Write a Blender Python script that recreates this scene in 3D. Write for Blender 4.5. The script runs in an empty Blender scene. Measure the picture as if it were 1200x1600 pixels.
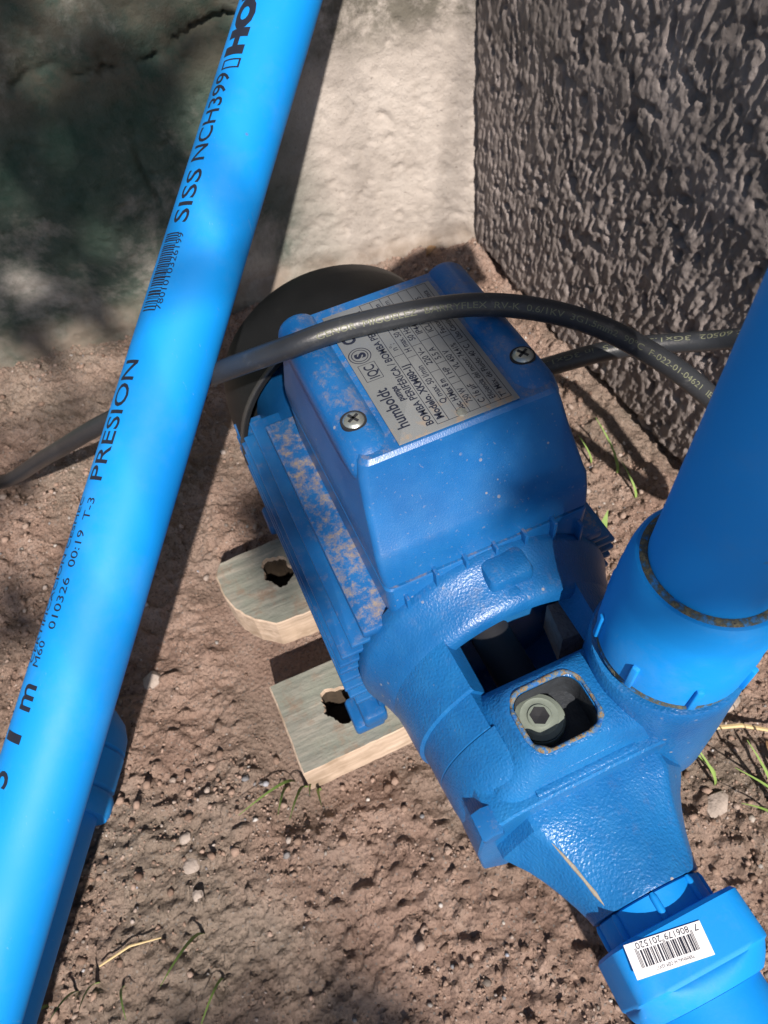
import bpy, bmesh, math, random
import numpy as np
from mathutils import Vector, Matrix, Quaternion

random.seed(7)
rng = np.random.default_rng(11)
scene = bpy.context.scene
COL = scene.collection
R = math.radians

# ------------------------------------------------------------------ camera, world, sun, exposure
CAM_H = 0.41
cam_d = bpy.data.cameras.new('camera')
cam = bpy.data.objects.new('camera', cam_d)
COL.objects.link(cam)
cam.matrix_world = Matrix((
    (0.98817390, 0.15333733, 0.0, 0.0),
    (-0.12363175, 0.79673796, -0.59154359, 0.0),
    (-0.09070571, 0.58454794, 0.80627302, CAM_H),
    (0, 0, 0, 1)))
cam_d.sensor_fit = 'VERTICAL'
cam_d.sensor_height = 24.0
cam_d.lens = 18.0
cam_d.clip_start = 0.005
cam_d.clip_end = 500
cam_d.dof.use_dof = True
cam_d.dof.focus_distance = 0.27
cam_d.dof.aperture_fstop = 18.0
scene.camera = cam

SUN_EL, SUN_AZ = 45.0, -80.0
sun_dir = Vector((math.cos(R(SUN_EL)) * math.cos(R(SUN_AZ)), math.cos(R(SUN_EL)) * math.sin(R(SUN_AZ)), math.sin(R(SUN_EL))))
world = bpy.data.worlds.new('World')
scene.world = world
world.use_nodes = True
wn = world.node_tree
sky = wn.nodes.new('ShaderNodeTexSky')
sky.sky_type = 'NISHITA'
sky.sun_disc = False
sky.sun_elevation = R(SUN_EL)
sky.sun_rotation = R(90 - SUN_AZ)
bg = wn.nodes['Background']
bg.inputs['Strength'].default_value = 0.064
wn.links.new(sky.outputs[0], bg.inputs['Color'])
sl = bpy.data.lights.new('sun', 'SUN')
sl.energy = 5.0
sl.angle = R(0.7)
sl.color = (1.0, 0.90, 0.81)
sun = bpy.data.objects.new('sun', sl)
sun.rotation_mode = 'QUATERNION'
sun.rotation_quaternion = sun_dir.to_track_quat('Z', 'Y')
sun.location = (0.6, -1.5, 2.5)
COL.objects.link(sun)
scene.view_settings.view_transform = 'Standard'
scene.view_settings.look = 'None'
scene.view_settings.exposure = 0.58
scene.view_settings.gamma = 1.0
scene.view_settings.use_curve_mapping = False

# ------------------------------------------------------------------ helpers
def tag(o, label=None, cat=None, group=None, kind=None):
    if label: o['label'] = label
    if cat: o['category'] = cat
    if group: o['group'] = group
    if kind: o['kind'] = kind
    return o

def empty(name, loc=(0, 0, 0), rz=0.0):
    o = bpy.data.objects.new(name, None)
    o.location = loc
    o.rotation_euler = (0, 0, rz)
    o.empty_display_size = 0.02
    COL.objects.link(o)
    return o

class MB:
    """collects shapes and links them as one mesh object"""
    def __init__(self):
        self.v = []; self.f = []; self.mi = []
    def add(self, vs, fs, mi=0):
        o = len(self.v)
        self.v += [tuple(map(float, p)) for p in vs]
        self.f += [tuple(i + o for i in q) for q in fs]
        self.mi += [mi] * len(fs)
    def loft(self, rings, caps=(True, True), mi=0):
        n = len(rings[0]); vs = [p for r in rings for p in r]; fs = []
        for k in range(len(rings) - 1):
            for i in range(n):
                j = (i + 1) % n
                fs.append((k * n + i, k * n + j, (k + 1) * n + j, (k + 1) * n + i))
        if caps[0]: fs.append(tuple(range(n - 1, -1, -1)))
        if caps[1]: fs.append(tuple((len(rings) - 1) * n + i for i in range(n)))
        self.add(vs, fs, mi)
    def box(self, c, s, mi=0, rot=None, bev=0.0):
        hx, hy, hz = s[0] / 2, s[1] / 2, s[2] / 2
        b = min(bev, hx * .45, hy * .45, hz * .45)
        if b > 0:
            rings = []
            for zz, ins in ((-hz, b), (-hz + b * .3, b * .3), (-hz + b, 0), (hz - b, 0), (hz - b * .3, b * .3), (hz, b)):
                rings.append([(p[0], p[1], zz) for p in rrect(0, 0, hx - ins, hy - ins, max(b * 1.0, 1e-5), 4)])
        else:
            rings = [[(x, y, z) for x, y in ((-hx, -hy), (hx, -hy), (hx, hy), (-hx, hy))] for z in (-hz, hz)]
        c = Vector(c)
        rings = [[((rot @ Vector(p)) if rot else Vector(p)) + c for p in r] for r in rings]
        self.loft(rings, mi=mi)
    def lathe(self, prof, frame, n=48, caps=(False, False), mi=0, ph=0.0):
        """prof: list of (height, radius); frame: Matrix whose Z is the axis"""
        rings = []
        for h, r in prof:
            rings.append([frame @ Vector((r * math.cos(ph + 2 * math.pi * i / n), r * math.sin(ph + 2 * math.pi * i / n), h)) for i in range(n)])
        self.loft(rings, caps, mi)
    def tube(self, pts, rad, n=10, mi=0):
        pts = [Vector(p) for p in pts]
        rads = rad if isinstance(rad, (list, tuple)) else [rad] * len(pts)
        rings = []; up = None
        for i, p in enumerate(pts):
            t = (pts[min(i + 1, len(pts) - 1)] - pts[max(i - 1, 0)]).normalized()
            if up is None:
                up = t.orthogonal().normalized()
            up = (up - t * up.dot(t)).normalized()
            s = t.cross(up)
            rings.append([p + (up * math.cos(2 * math.pi * k / n) + s * math.sin(2 * math.pi * k / n)) * rads[i] for k in range(n)])
        self.loft(rings, mi=mi)
    def build(self, name, mats, parent=None, smooth=38, fix=True):
        me = bpy.data.meshes.new(name)
        me.from_pydata(self.v, [], self.f)
        if not isinstance(mats, (list, tuple)): mats = [mats]
        for m in mats: me.materials.append(m)
        me.polygons.foreach_set('material_index', self.mi)
        if fix:
            bm = bmesh.new(); bm.from_mesh(me)
            bmesh.ops.recalc_face_normals(bm, faces=bm.faces)
            bm.to_mesh(me); bm.free()
        if smooth:
            me.polygons.foreach_set('use_smooth', [True] * len(me.polygons))
            me.set_sharp_from_angle(angle=R(smooth))
        me.update()
        o = bpy.data.objects.new(name, me)
        COL.objects.link(o)
        if parent: o.parent = parent
        return o

def rrect(cx, cy, hx, hy, r, k=5):
    """rounded rectangle outline, counter-clockwise, 4*(k+1) points"""
    r = min(r, hx * .999, hy * .999)
    out = []
    for q, (sx, sy) in enumerate(((1, 1), (-1, 1), (-1, -1), (1, -1))):
        for i in range(k + 1):
            a = math.pi / 2 * (q + i / k)
            out.append((cx + sx * (hx - r) + r * math.cos(a), cy + sy * (hy - r) + r * math.sin(a)))
    return out

def frame(loc, zdir, xhint=(0, 0, 1)):
    z = Vector(zdir).normalized(); x = Vector(xhint)
    x = x - z * x.dot(z)
    if x.length < 1e-6: x = z.orthogonal()
    x.normalize(); y = z.cross(x)
    m = Matrix((x, y, z)).transposed().to_4x4(); m.translation = Vector(loc)
    return m

def catmull(pts, n=14):
    P = [Vector(p) for p in pts]; P = [P[0] * 2 - P[1]] + P + [P[-1] * 2 - P[-2]]
    out = []
    for i in range(1, len(P) - 2):
        for k in range(n):
            t = k / n
            out.append(0.5 * ((2 * P[i]) + (P[i + 1] - P[i - 1]) * t + (2 * P[i - 1] - 5 * P[i] + 4 * P[i + 1] - P[i + 2]) * t * t + (3 * P[i] - P[i - 1] - 3 * P[i + 1] + P[i + 2]) * t ** 3))
    out.append(P[-2]); return out

def vnoise(x, y, seed=0):
    """value noise on numpy arrays, period 256"""
    r = np.random.default_rng(seed).random((256, 256))
    xi = np.floor(x).astype(int); yi = np.floor(y).astype(int)
    fx = x - xi; fy = y - yi
    fx = fx * fx * (3 - 2 * fx); fy = fy * fy * (3 - 2 * fy)
    a = r[xi & 255, yi & 255]; b = r[(xi + 1) & 255, yi & 255]; c = r[xi & 255, (yi + 1) & 255]; d = r[(xi + 1) & 255, (yi + 1) & 255]
    return (a * (1 - fx) + b * fx) * (1 - fy) + (c * (1 - fx) + d * fx) * fy

def fbm(x, y, f, octs=4, seed=0, gain=.5):
    s = 0; a = 1; t = 0
    for k in range(octs):
        s = s + a * vnoise(x * f + 17.3 * k, y * f + 5.1 * k, seed + k); t += a; a *= gain; f *= 2.03
    return s / t

def smooth(e0, e1, x):
    t = np.clip((x - e0) / (e1 - e0), 0, 1); return t * t * (3 - 2 * t)

def grid_mesh(name, P, mat, extra=None, parent=None):
    """P: (n, m, 3) array of points"""
    n, m, _ = P.shape
    me = bpy.data.meshes.new(name)
    idx = np.arange(n * m).reshape(n, m)
    q = np.stack([idx[:-1, :-1], idx[1:, :-1], idx[1:, 1:], idx[:-1, 1:]], -1).reshape(-1, 4)
    V = P.reshape(-1, 3); Q = q
    if extra is not None:
        ev, ef = extra
        Q = np.concatenate([q, np.array(ef) + len(V)]); V = np.concatenate([V, np.array(ev, float)])
    me.vertices.add(len(V)); me.vertices.foreach_set('co', V.astype(np.float32).ravel())
    me.loops.add(len(Q) * 4); me.loops.foreach_set('vertex_index', Q.astype(np.int32).ravel())
    me.polygons.add(len(Q)); me.polygons.foreach_set('loop_start', np.arange(0, len(Q) * 4, 4, dtype=np.int32))
    me.polygons.foreach_set('loop_total', np.full(len(Q), 4, dtype=np.int32))
    me.polygons.foreach_set('use_smooth', [True] * len(Q))
    me.update(calc_edges=True); me.validate()
    me.materials.append(mat)
    o = bpy.data.objects.new(name, me); COL.objects.link(o)
    if parent: o.parent = parent
    return o

# ------------------------------------------------------------------ materials
class NT:
    def __init__(self, name):
        self.m = bpy.data.materials.new(name); self.m.use_nodes = True
        self.t = self.m.node_tree; self.b = self.t.nodes['Principled BSDF']
        self.co = self.t.nodes.new('ShaderNodeTexCoord').outputs['Object']
    def link(self, a, b): self.t.links.new(a, b)
    def node(self, k): return self.t.nodes.new(k)
    def mapped(self, scale=(1, 1, 1), rot=(0, 0, 0)):
        n = self.node('ShaderNodeMapping'); n.inputs['Scale'].default_value = scale; n.inputs['Rotation'].default_value = rot
        self.link(self.co, n.inputs['Vector']); return n.outputs[0]
    def noise(self, scale, detail=4, rough=.55, vec=None, dist=0.0):
        n = self.node('ShaderNodeTexNoise'); n.inputs['Scale'].default_value = scale; n.inputs['Detail'].default_value = detail
        n.inputs['Roughness'].default_value = rough; n.inputs['Distortion'].default_value = dist
        self.link(vec or self.co, n.inputs['Vector']); return n.outputs['Fac']
    def voro(self, scale, vec=None, feature='F1'):
        n = self.node('ShaderNodeTexVoronoi'); n.feature = feature; n.inputs['Scale'].default_value = scale
        self.link(vec or self.co, n.inputs['Vector']); return n.outputs['Distance']
    def ramp(self, fac, stops):
        n = self.node('ShaderNodeValToRGB'); e = n.color_ramp.elements
        while len(e) > 1: e.remove(e[0])
        e[0].position, e[0].color = stops[0][0], (*stops[0][1], 1) if not isinstance(stops[0][1], (int, float)) else (stops[0][1],) * 3 + (1,)
        for p, c in stops[1:]:
            x = e.new(p); x.color = (c, c, c, 1) if isinstance(c, (int, float)) else (*c, 1)
        self.link(fac, n.inputs['Fac']); return n.outputs['Color']
    def mix(self, fac, a, b):
        n = self.node('ShaderNodeMix'); n.data_type = 'RGBA'
        for s, v in ((n.inputs[0], fac), (n.inputs[6], a), (n.inputs[7], b)):
            if isinstance(v, (int, float)): s.default_value = v if s.type == 'VALUE' else (v, v, v, 1)
            elif isinstance(v, tuple): s.default_value = (*v, 1)
            else: self.link(v, s)
        return n.outputs[2]
    def math(self, op, a, b=0.0, clamp=False):
        n = self.node('ShaderNodeMath'); n.operation = op; n.use_clamp = clamp
        for s, v in ((n.inputs[0], a), (n.inputs[1], b)):
            if isinstance(v, (int, float)): s.default_value = v
            else: self.link(v, s)
        return n.outputs[0]
    def upness(self):
        g = self.node('ShaderNodeNewGeometry'); s = self.node('ShaderNodeSeparateXYZ')
        self.link(g.outputs['True Normal'], s.inputs[0]); return s.outputs['Z']
    def sep(self):
        s = self.node('ShaderNodeSeparateXYZ'); self.link(self.co, s.inputs[0]); return s.outputs
    def bump(self, h, dist, strength=1.0, prev=None):
        n = self.node('ShaderNodeBump'); n.inputs['Distance'].default_value = dist; n.inputs['Strength'].default_value = strength
        self.link(h, n.inputs['Height'])
        if prev: self.link(prev, n.inputs['Normal'])
        self.link(n.outputs[0], self.b.inputs['Normal']); return n.outputs[0]
    def set(self, color=None, rough=None, metal=None, spec=None, coat=None):
        for k, v in (('Base Color', color), ('Roughness', rough), ('Metallic', metal), ('Specular IOR Level', spec), ('Coat Weight', coat)):
            if v is None: continue
            if isinstance(v, tuple): self.b.inputs[k].default_value = (*v, 1)
            elif isinstance(v, (int, float)): self.b.inputs[k].default_value = v
            else: self.link(v, self.b.inputs[k])
        return self.m

def mat_paint(name, col, col2, rough=.38, grain=0.0, grain_scale=520, dust=0.0, chips=0.0, thr=.55):
    t = NT(name)
    c = t.mix(t.ramp(t.noise(28, 5), [(.35, 0.0), (.68, 1.0)]), col, col2)
    c = t.mix(t.math('MULTIPLY', t.ramp(t.noise(120, 5), [(.45, 0.0), (.8, 1.0)]), .25), c, (col2[0] * 1.6 + .01, col2[1] * 1.2 + .01, col2[2]))
    r = t.math('ADD', t.math('MULTIPLY', t.noise(60, 4), .25), rough - .12)
    if dust > 0:
        m = t.math('MULTIPLY', t.ramp(t.noise(130, 10, .82), [(thr - .07, 0.0), (thr + .09, 1.0)]), t.ramp(t.upness(), [(.62, 0.0), (.93, 1.0)]))
        m = t.math('MULTIPLY', m, dust)
        dc = t.mix(t.noise(300, 4), (.20, .135, .075), (.36, .28, .17))
        c = t.mix(m, c, dc); r = t.mix(m, r, .9)
        fine = t.math('MULTIPLY', t.ramp(t.noise(700, 3), [(.66, 0.0), (.72, 1.0)]), min(1, dust * .35))
        c = t.mix(fine, c, (.40, .33, .22))
    if chips > 0:
        m = t.math('MULTIPLY', t.ramp(t.voro(170), [(.0, 1.0), (.10, 1.0), (.13, 0.0)]), t.ramp(t.noise(40, 3), [(.55, 0.0), (.62, 1.0)]))
        c = t.mix(t.math('MULTIPLY', m, chips), c, (.42, .36, .28))
    t.set(c, r, spec=.5)
    pv = None
    if grain > 0:
        pv = t.bump(t.noise(grain_scale, 2, .4), grain, 1.0)
    t.bump(t.noise(1600, 2), .00006, 1.0, pv)
    return t.m

def mat_pvc(name, col, dirt=.5):
    t = NT(name)
    c = t.mix(t.noise(14, 4), col, (col[0] * .8, col[1] * .9, col[2] * .95))
    spots = t.math('MULTIPLY', t.ramp(t.voro(95), [(0, 1.0), (.055, 1.0), (.075, 0.0)]), t.ramp(t.noise(30, 2), [(.58, 0.0), (.64, 1.0)]))
    c = t.mix(t.math('MULTIPLY', spots, dirt), c, (.10, .09, .05))
    sc_ = t.math('MULTIPLY', t.ramp(t.noise(1, 3, .5, t.mapped((1500, 700, 60), (.5, .9, .3)), dist=.3), [(.69, 0.0), (.73, 1.0)]), t.ramp(t.noise(16, 4), [(.50, 0.0), (.62, .7)]))
    c = t.mix(t.math('MULTIPLY', sc_, .35), c, (.25, .42, .62))
    film = t.ramp(t.noise(22, 8, .75), [(.50, 0.0), (.80, 1.0)])
    c = t.mix(t.math('MULTIPLY', film, .20 * dirt), c, (.30, .33, .31))
    t.set(c, t.math('ADD', t.math('MULTIPLY', t.noise(40, 5), .22), .50), spec=.35)
    t.bump(t.noise(900, 2), .00003, 1.0)
    return t.m

def mat_plain(name, col, rough=.5, metal=0.0, var=.25, scale=200, bump=.00005):
    t = NT(name)
    c = t.mix(t.noise(scale, 5), tuple(x * (1 - var) for x in col), tuple(min(1, x * (1 + var)) for x in col))
    t.set(c, rough, metal); t.bump(t.noise(scale * 3, 3), bump)
    return t.m

M = {}
BLUE, BLUE2 = (.005, .078, .25), (.009, .115, .33)
M['paint'] = mat_paint('blue_paint', BLUE, BLUE2, .36, 0, dust=.30, thr=.60)
M['cast'] = mat_paint('cast_blue_paint', (.006, .098, .29), (.010, .145, .39), .34, .00035, 1000, dust=.15, chips=.8, thr=.62)
M['bell'] = mat_paint('bell_blue_paint', (.005, .085, .26), (.009, .125, .35), .36, .00022, 1100, dust=.25, chips=.5, thr=.60)
M['dusty'] = mat_paint('dusty_blue_paint', BLUE, BLUE2, .45, 0, dust=.85, thr=.53)
M['boxp'] = mat_paint('box_blue_plastic', (.006, .090, .28), (.010, .125, .36), .33, .0, dust=.60, thr=.57, chips=.6)
M['pvc'] = mat_pvc('blue_pvc', (.001, .255, .72))
M['pvcd'] = mat_pvc('blue_pvc_fitting', (.001, .245, .68), .8)
M['ink'] = mat_plain('black_ink', (.010, .014, .03), .5, var=.2)
M['rubber'] = None
t = NT('cable_rubber')
c = t.mix(t.noise(50, 5), (.012, .014, .018), (.034, .038, .044))
c = t.mix(t.ramp(t.noise(160, 8, .75), [(.58, 0.0), (.80, .45)]), c, (.20, .20, .19))
t.set(c, .38); t.bump(t.noise(700, 3), .0001); M['rubber'] = t.m
M['print'] = mat_plain('yellow_print', (.13, .14, .09), .7, var=.4, scale=1500)
t = NT('cover_steel')
c = t.mix(t.noise(30, 6), (.006, .007, .008), (.014, .015, .017)); c = t.mix(t.ramp(t.noise(120, 7, .7), [(.62, 0.0), (.85, .12)]), c, (.2, .19, .17))
t.set(c, .48, spec=.22); t.bump(t.noise(400, 3), .00006); M['cover'] = t.m
t = NT('plate_metal')
c = t.mix(t.noise(60, 5), (.19, .21, .22), (.27, .285, .295))
s = t.sep()
dm = t.math('MULTIPLY', t.ramp(t.noise(180, 8, .7), [(.52, 0.0), (.60, 1.0)]), t.math('MULTIPLY', t.math('ADD', s[0], .180), 38.0, True))
c = t.mix(t.math('MULTIPLY', dm, .85), c, (.40, .28, .17)); t.set(c, .42, .35); M['plate'] = t.m
M['screw'] = mat_plain('screw_steel', (.42, .45, .42), .35, .8, scale=600)
M['rim_glint'] = mat_plain('rim_glint_steel', (.085, .085, .085), .4, .6, scale=300)
M['shaded_iron'] = mat_plain('shaded_bare_iron', (.022, .027, .034), .7, var=.6, scale=250, bump=.0003)
M['dark'] = mat_plain('dark_recess', (.012, .013, .016), .7)
M['plug'] = mat_plain('grey_plug', (.17, .20, .17), .5, var=.2, scale=300)
t = NT('worn_rim')
c = t.ramp(t.noise(420, 6, .7), [(.36, (.010, .10, .34)), (.47, (.03, .11, .24)), (.53, (.13, .14, .11)), (.60, (.22, .12, .045)), (.66, (.04, .06, .08)), (.74, (.010, .10, .34))])
t.set(c, .75); t.bump(t.noise(700, 4), .0007); M['rim'] = t.m
t = NT('thread_grime')
c = t.ramp(t.noise(300, 6, .7), [(.34, (.006, .16, .48)), (.45, (.03, .09, .15)), (.52, (.055, .055, .04)), (.60, (.13, .12, .07)), (.68, (.02, .025, .03))])
t.set(c, .8); t.bump(t.noise(600, 4), .0006); M['grime'] = t.m
M['sticker'] = mat_plain('white_sticker', (.74, .74, .76), .5, var=.05)
M['bare'] = mat_plain('bare_putty', (.27, .24, .19), .8, var=.3, scale=500, bump=.0002)

t = NT('weathered_wood')
g = t.noise(1, 6, .6, t.mapped((260, 30, 260)))
c = t.ramp(g, [(.3, (.13, .14, .12)), (.5, (.21, .21, .18)), (.7, (.31, .285, .24))])
c = t.mix(t.ramp(t.noise(35, 5), [(.42, 0.0), (.64, .8)]), c, (.17, .19, .155))
c = t.mix(t.ramp(t.noise(90, 8, .7), [(.52, 0.0), (.68, .8)]), c, (.20, .14, .10))
t.set(c, .9); pv = t.bump(g, .0009); t.bump(t.noise(420, 4), .0004, 1, pv); M['wood'] = t.m
t = NT('fresh_cut_wood')
g = t.noise(1, 6, .6, t.mapped((320, 26, 320)))
c = t.ramp(g, [(.3, (.34, .26, .19)), (.55, (.50, .39, .30)), (.75, (.60, .49, .39))])
c = t.mix(t.ramp(t.noise(60, 6), [(.48, 0.0), (.70, .75)]), c, (.26, .19, .13))
t.set(c, .85); t.bump(g, .0005); M['woodcut'] = t.m

M['woodin'] = mat_plain('hole_shade_wood', (.05, .035, .022), .9, var=.5, scale=400)  # near-black wood colour paints the shade inside the board holes
t = NT('bare_soil')
c = t.ramp(t.noise(26, 8, .68), [(.28, (.19, .125, .098)), (.48, (.36, .25, .20)), (.62, (.43, .315, .26)), (.78, (.48, .385, .335))])
c = t.mix(t.ramp(t.noise(7, 5), [(.45, 0.0), (.62, .7)]), c, (.24, .21, .172))
c = t.mix(t.ramp(t.noise(520, 4, .7), [(.60, 0.0), (.68, .7)]), c, (.055, .045, .038))
c = t.mix(t.ramp(t.voro(330), [(0, .8), (.16, .8), (.22, 0.0)]), c, t.mix(t.noise(260, 1), (.12, .11, .11), (.42, .38, .34)))
t.set(c, .95, spec=.25)
pv = t.bump(t.noise(330, 9, .78), .0040); t.bump(t.voro(430), .0014, 1, pv); M['soil'] = t.m
t = NT('soil_crumb')
oi = t.node('ShaderNodeNewGeometry')
c = t.ramp(oi.outputs['Random Per Island'], [(0, (.17, .113, .088)), (.4, (.31, .22, .175)), (.75, (.39, .28, .23)), (.92, (.37, .30, .26)), (1, (.46, .41, .38))])
c = t.mix(t.math('MULTIPLY', t.noise(600, 4), .5), c, (.10, .07, .05)); t.set(c, .95, spec=.2); t.bump(t.noise(1200, 4), .0006); M['crumb'] = t.m
t = NT('pebble_stone')
oi = t.node('ShaderNodeNewGeometry')
c = t.ramp(oi.outputs['Random Per Island'], [(0, (.10, .09, .085)), (.35, (.20, .17, .15)), (.6, (.16, .18, .21)), (.8, (.36, .33, .30)), (.93, (.55, .53, .50)), (1, (.30, .35, .45))])
c = t.mix(t.math('MULTIPLY', t.noise(500, 4), .5), c, (.16, .12, .09)); t.set(c, .8); t.bump(t.noise(900, 4), .0004); M['pebble'] = t.m
M['stone'] = mat_plain('pale_stone', (.30, .255, .225), .9, var=.45, scale=180, bump=.0008)
t = NT('grass_blade'); c = t.mix(t.noise(120, 3), (.13, .24, .045), (.24, .34, .10)); t.set(c, .6); M['grass'] = t.m
M['stem'] = mat_plain('branch_bark', (.10, .07, .045), .9, var=.4)
t = NT('dry_straw'); c = t.mix(t.noise(200, 4), (.42, .31, .14), (.58, .46, .26)); t.set(c, .7); M['straw'] = t.m
t = NT('dead_leaf'); c = t.mix(t.noise(150, 5), (.20, .12, .06), (.34, .22, .12)); t.set(c, .75); t.bump(t.noise(300, 4), .0005); M['leaf'] = t.m

# left wall: trowelled concrete with mould stains and painted shade (object X runs along the wall from the corner, Z up)
t = NT('stained_shaded_concrete')
s = t.sep()
n1 = t.noise(9, 9, .66)
c = t.ramp(n1, [(.28, (.29, .26, .235)), (.5, (.43, .39, .355)), (.72, (.54, .50, .46))])
c = t.mix(t.ramp(t.noise(330, 5, .7), [(.60, 0.0), (.70, .75)]), c, (.17, .15, .135))
c = t.mix(t.ramp(t.noise(60, 7, .7), [(.55, 0.0), (.75, .55)]), c, (.26, .23, .20))
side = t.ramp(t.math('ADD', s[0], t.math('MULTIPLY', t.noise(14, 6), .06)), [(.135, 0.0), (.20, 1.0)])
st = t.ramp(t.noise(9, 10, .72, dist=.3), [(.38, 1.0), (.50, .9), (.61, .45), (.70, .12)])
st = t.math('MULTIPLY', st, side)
c = t.mix(st, c, t.mix(t.noise(40, 6), (.014, .040, .031), (.045, .082, .064)))  # mould colour made heavier away from the corner to carry the shade there
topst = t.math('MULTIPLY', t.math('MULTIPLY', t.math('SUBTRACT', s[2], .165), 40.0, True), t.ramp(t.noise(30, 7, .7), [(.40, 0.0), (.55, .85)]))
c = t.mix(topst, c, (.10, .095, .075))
low = t.math('MULTIPLY', t.math('SUBTRACT', .034, s[2]), 60.0, True)
c = t.mix(t.math('MULTIPLY', low, t.ramp(t.noise(50, 6), [(.3, .3), (.6, .9)])), c, (.19, .155, .125))
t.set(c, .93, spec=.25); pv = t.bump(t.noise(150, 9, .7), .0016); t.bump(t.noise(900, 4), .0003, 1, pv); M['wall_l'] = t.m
# right wall: dark rough render coat
t = NT('dark_render')
c = t.ramp(t.noise(20, 7, .65), [(.3, (.19, .165, .155)), (.55, (.30, .262, .248)), (.75, (.41, .365, .345))])
c = t.mix(t.ramp(t.noise(400, 4), [(.55, 0.0), (.72, .5)]), c, (.27, .24, .22))
s = t.sep()
c = t.mix(t.math('MULTIPLY', t.math('MULTIPLY', t.math('SUBTRACT', .05, s[2]), 22.0, True), t.ramp(t.noise(60, 5), [(.35, 0.0), (.65, .7)])), c, (.26, .22, .195))
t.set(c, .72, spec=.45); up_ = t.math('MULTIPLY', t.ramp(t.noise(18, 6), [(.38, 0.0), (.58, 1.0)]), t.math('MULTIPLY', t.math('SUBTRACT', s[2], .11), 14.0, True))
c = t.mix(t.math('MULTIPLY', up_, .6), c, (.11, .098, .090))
t.set(c); pv = t.bump(t.noise(620, 8, .75), .0012); M['wall_r'] = t.m

# ------------------------------------------------------------------ ground
def ground_h(x, y):
    x = np.asarray(x, float); y = np.asarray(y, float)
    h = (fbm(x, y, 9, 4, 3) - .5) * .016 + (fbm(x, y, 60, 4, 21, .6) - .5) * .0075 + np.maximum(0, fbm(x, y, 170, 2, 40) - .55) * .012 + (fbm(x, y, 290, 2, 44) - .5) * .0036 - np.maximum(0, .38 - fbm(x, y, 120, 2, 46)) * .011
    h = h + .014 * np.exp(-(((x - .06) / .06) ** 2 + ((y - .555) / .03) ** 2))
    dr = (x - .111) * .970 + (y - .569) * .242                      # towards the right wall
    h = h + (.003 + .018 * (fbm(x, y, 38, 4, 55) - .42)) * np.exp(-((dr + .004) / .016) ** 2)
    ca, sa = math.cos(R(-73.5)), math.sin(R(-73.5))
    a = x * ca + y * sa; b = -x * sa + y * ca - .079
    m = smooth(.02, .0, np.maximum(np.maximum(-.29 - a, a + .135), np.maximum(-.11 - b, b - .09)))
    h = h * (1 - m) - .006 * m
    return h

def axis_pts(lo, hi, step, far):
    core = np.arange(lo, hi + step / 2, step)
    k = 1.45 ** np.arange(0, 40) * step * 1.5
    k = np.cumsum(k); k = k[k < far]
    return np.concatenate([lo - k[::-1], core, hi + k])
gx = axis_pts(-.40, .25, .0015, 60); gy = axis_pts(-.05, .59, .0015, 60)
X, Y = np.meshgrid(gx, gy, indexing='ij')
Z = ground_h(X, Y)
far = np.maximum(np.abs(X), np.abs(Y)) > 1.2
Z = np.where(far, -.004, Z)
ground = grid_mesh('ground', np.stack([X, Y, Z], -1), M['soil'])
tag(ground, kind='structure')

# ------------------------------------------------------------------ walls
CORNER = (0.1112, 0.5690)
def nonuni(d_end, step, end):
    core = np.arange(0, d_end, step); k = np.cumsum(1.35 ** np.arange(1, 40) * step); k = k[k < end - d_end]
    return np.concatenate([core, d_end + k, [end]])

def back_box(L, Hh, T, lo):
    # joined body of the wall behind its face, running in object space
    v = [(-.06, -.004, lo), (L, -.004, lo), (L, -T, lo), (-.06, -T, lo), (-.06, -.004, Hh), (L, -.004, Hh), (L, -T, Hh), (-.06, -T, Hh)]
    f = [(0, 1, 2, 3), (4, 7, 6, 5), (1, 5, 6, 2), (2, 6, 7, 3), (3, 7, 4, 0)]
    return v, f
# left wall; object +X runs from the corner to the left, +Y out of the face
u = nonuni(.47, .0019, 1.8); z = nonuni(.30, .0019, 1.5) - .03
U, Zz = np.meshgrid(u - .03, z, indexing='ij')
D = (fbm(U, Zz, 14, 5, 61) - .5) * .006 + (fbm(U, Zz, 120, 4, 71, .65) - .5) * .0022 - np.maximum(0, .33 - fbm(U, Zz, 170, 2, 73)) * .007
line = .207 + (fbm(U, Zz * 0, 24, 6, 90, .65) - .5) * .04 + .004 * np.sin(U * 20)
D -= .010 * np.exp(-(np.abs(Zz - line) / (.0012 + .004 * np.maximum(0, fbm(U, Zz, 45, 3, 94) - .35))) ** 1.5) * smooth(.12, .17, U) * smooth(.30, .55, fbm(U, Zz, 40, 3, 95))
D += .004 * smooth(.0, .02, Zz - line) * smooth(.10, .17, U)
l2 = .245 - .12 * (.135 - Zz) + (fbm(Zz, U * 0, 40, 3, 99) - .5) * .006
D -= .004 * np.exp(-((U - l2) / .0016) ** 2) * smooth(.095, .11, Zz) * smooth(.15, .135, Zz)
D += .009 * smooth(.024, .010, Zz + (fbm(U, Zz, 30, 4, 77) - .5) * .03)
D += .006 * smooth(.012, .0, U) * (fbm(U, Zz, 50, 4, 78))
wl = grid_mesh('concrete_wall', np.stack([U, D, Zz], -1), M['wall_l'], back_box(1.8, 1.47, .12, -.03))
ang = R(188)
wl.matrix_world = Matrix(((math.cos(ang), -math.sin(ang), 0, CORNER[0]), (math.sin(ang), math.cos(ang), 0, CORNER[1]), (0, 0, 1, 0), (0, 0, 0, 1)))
tag(wl, 'pale grey concrete wall with dark mould stains and painted shade behind the leaning pipe', 'wall')
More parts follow.
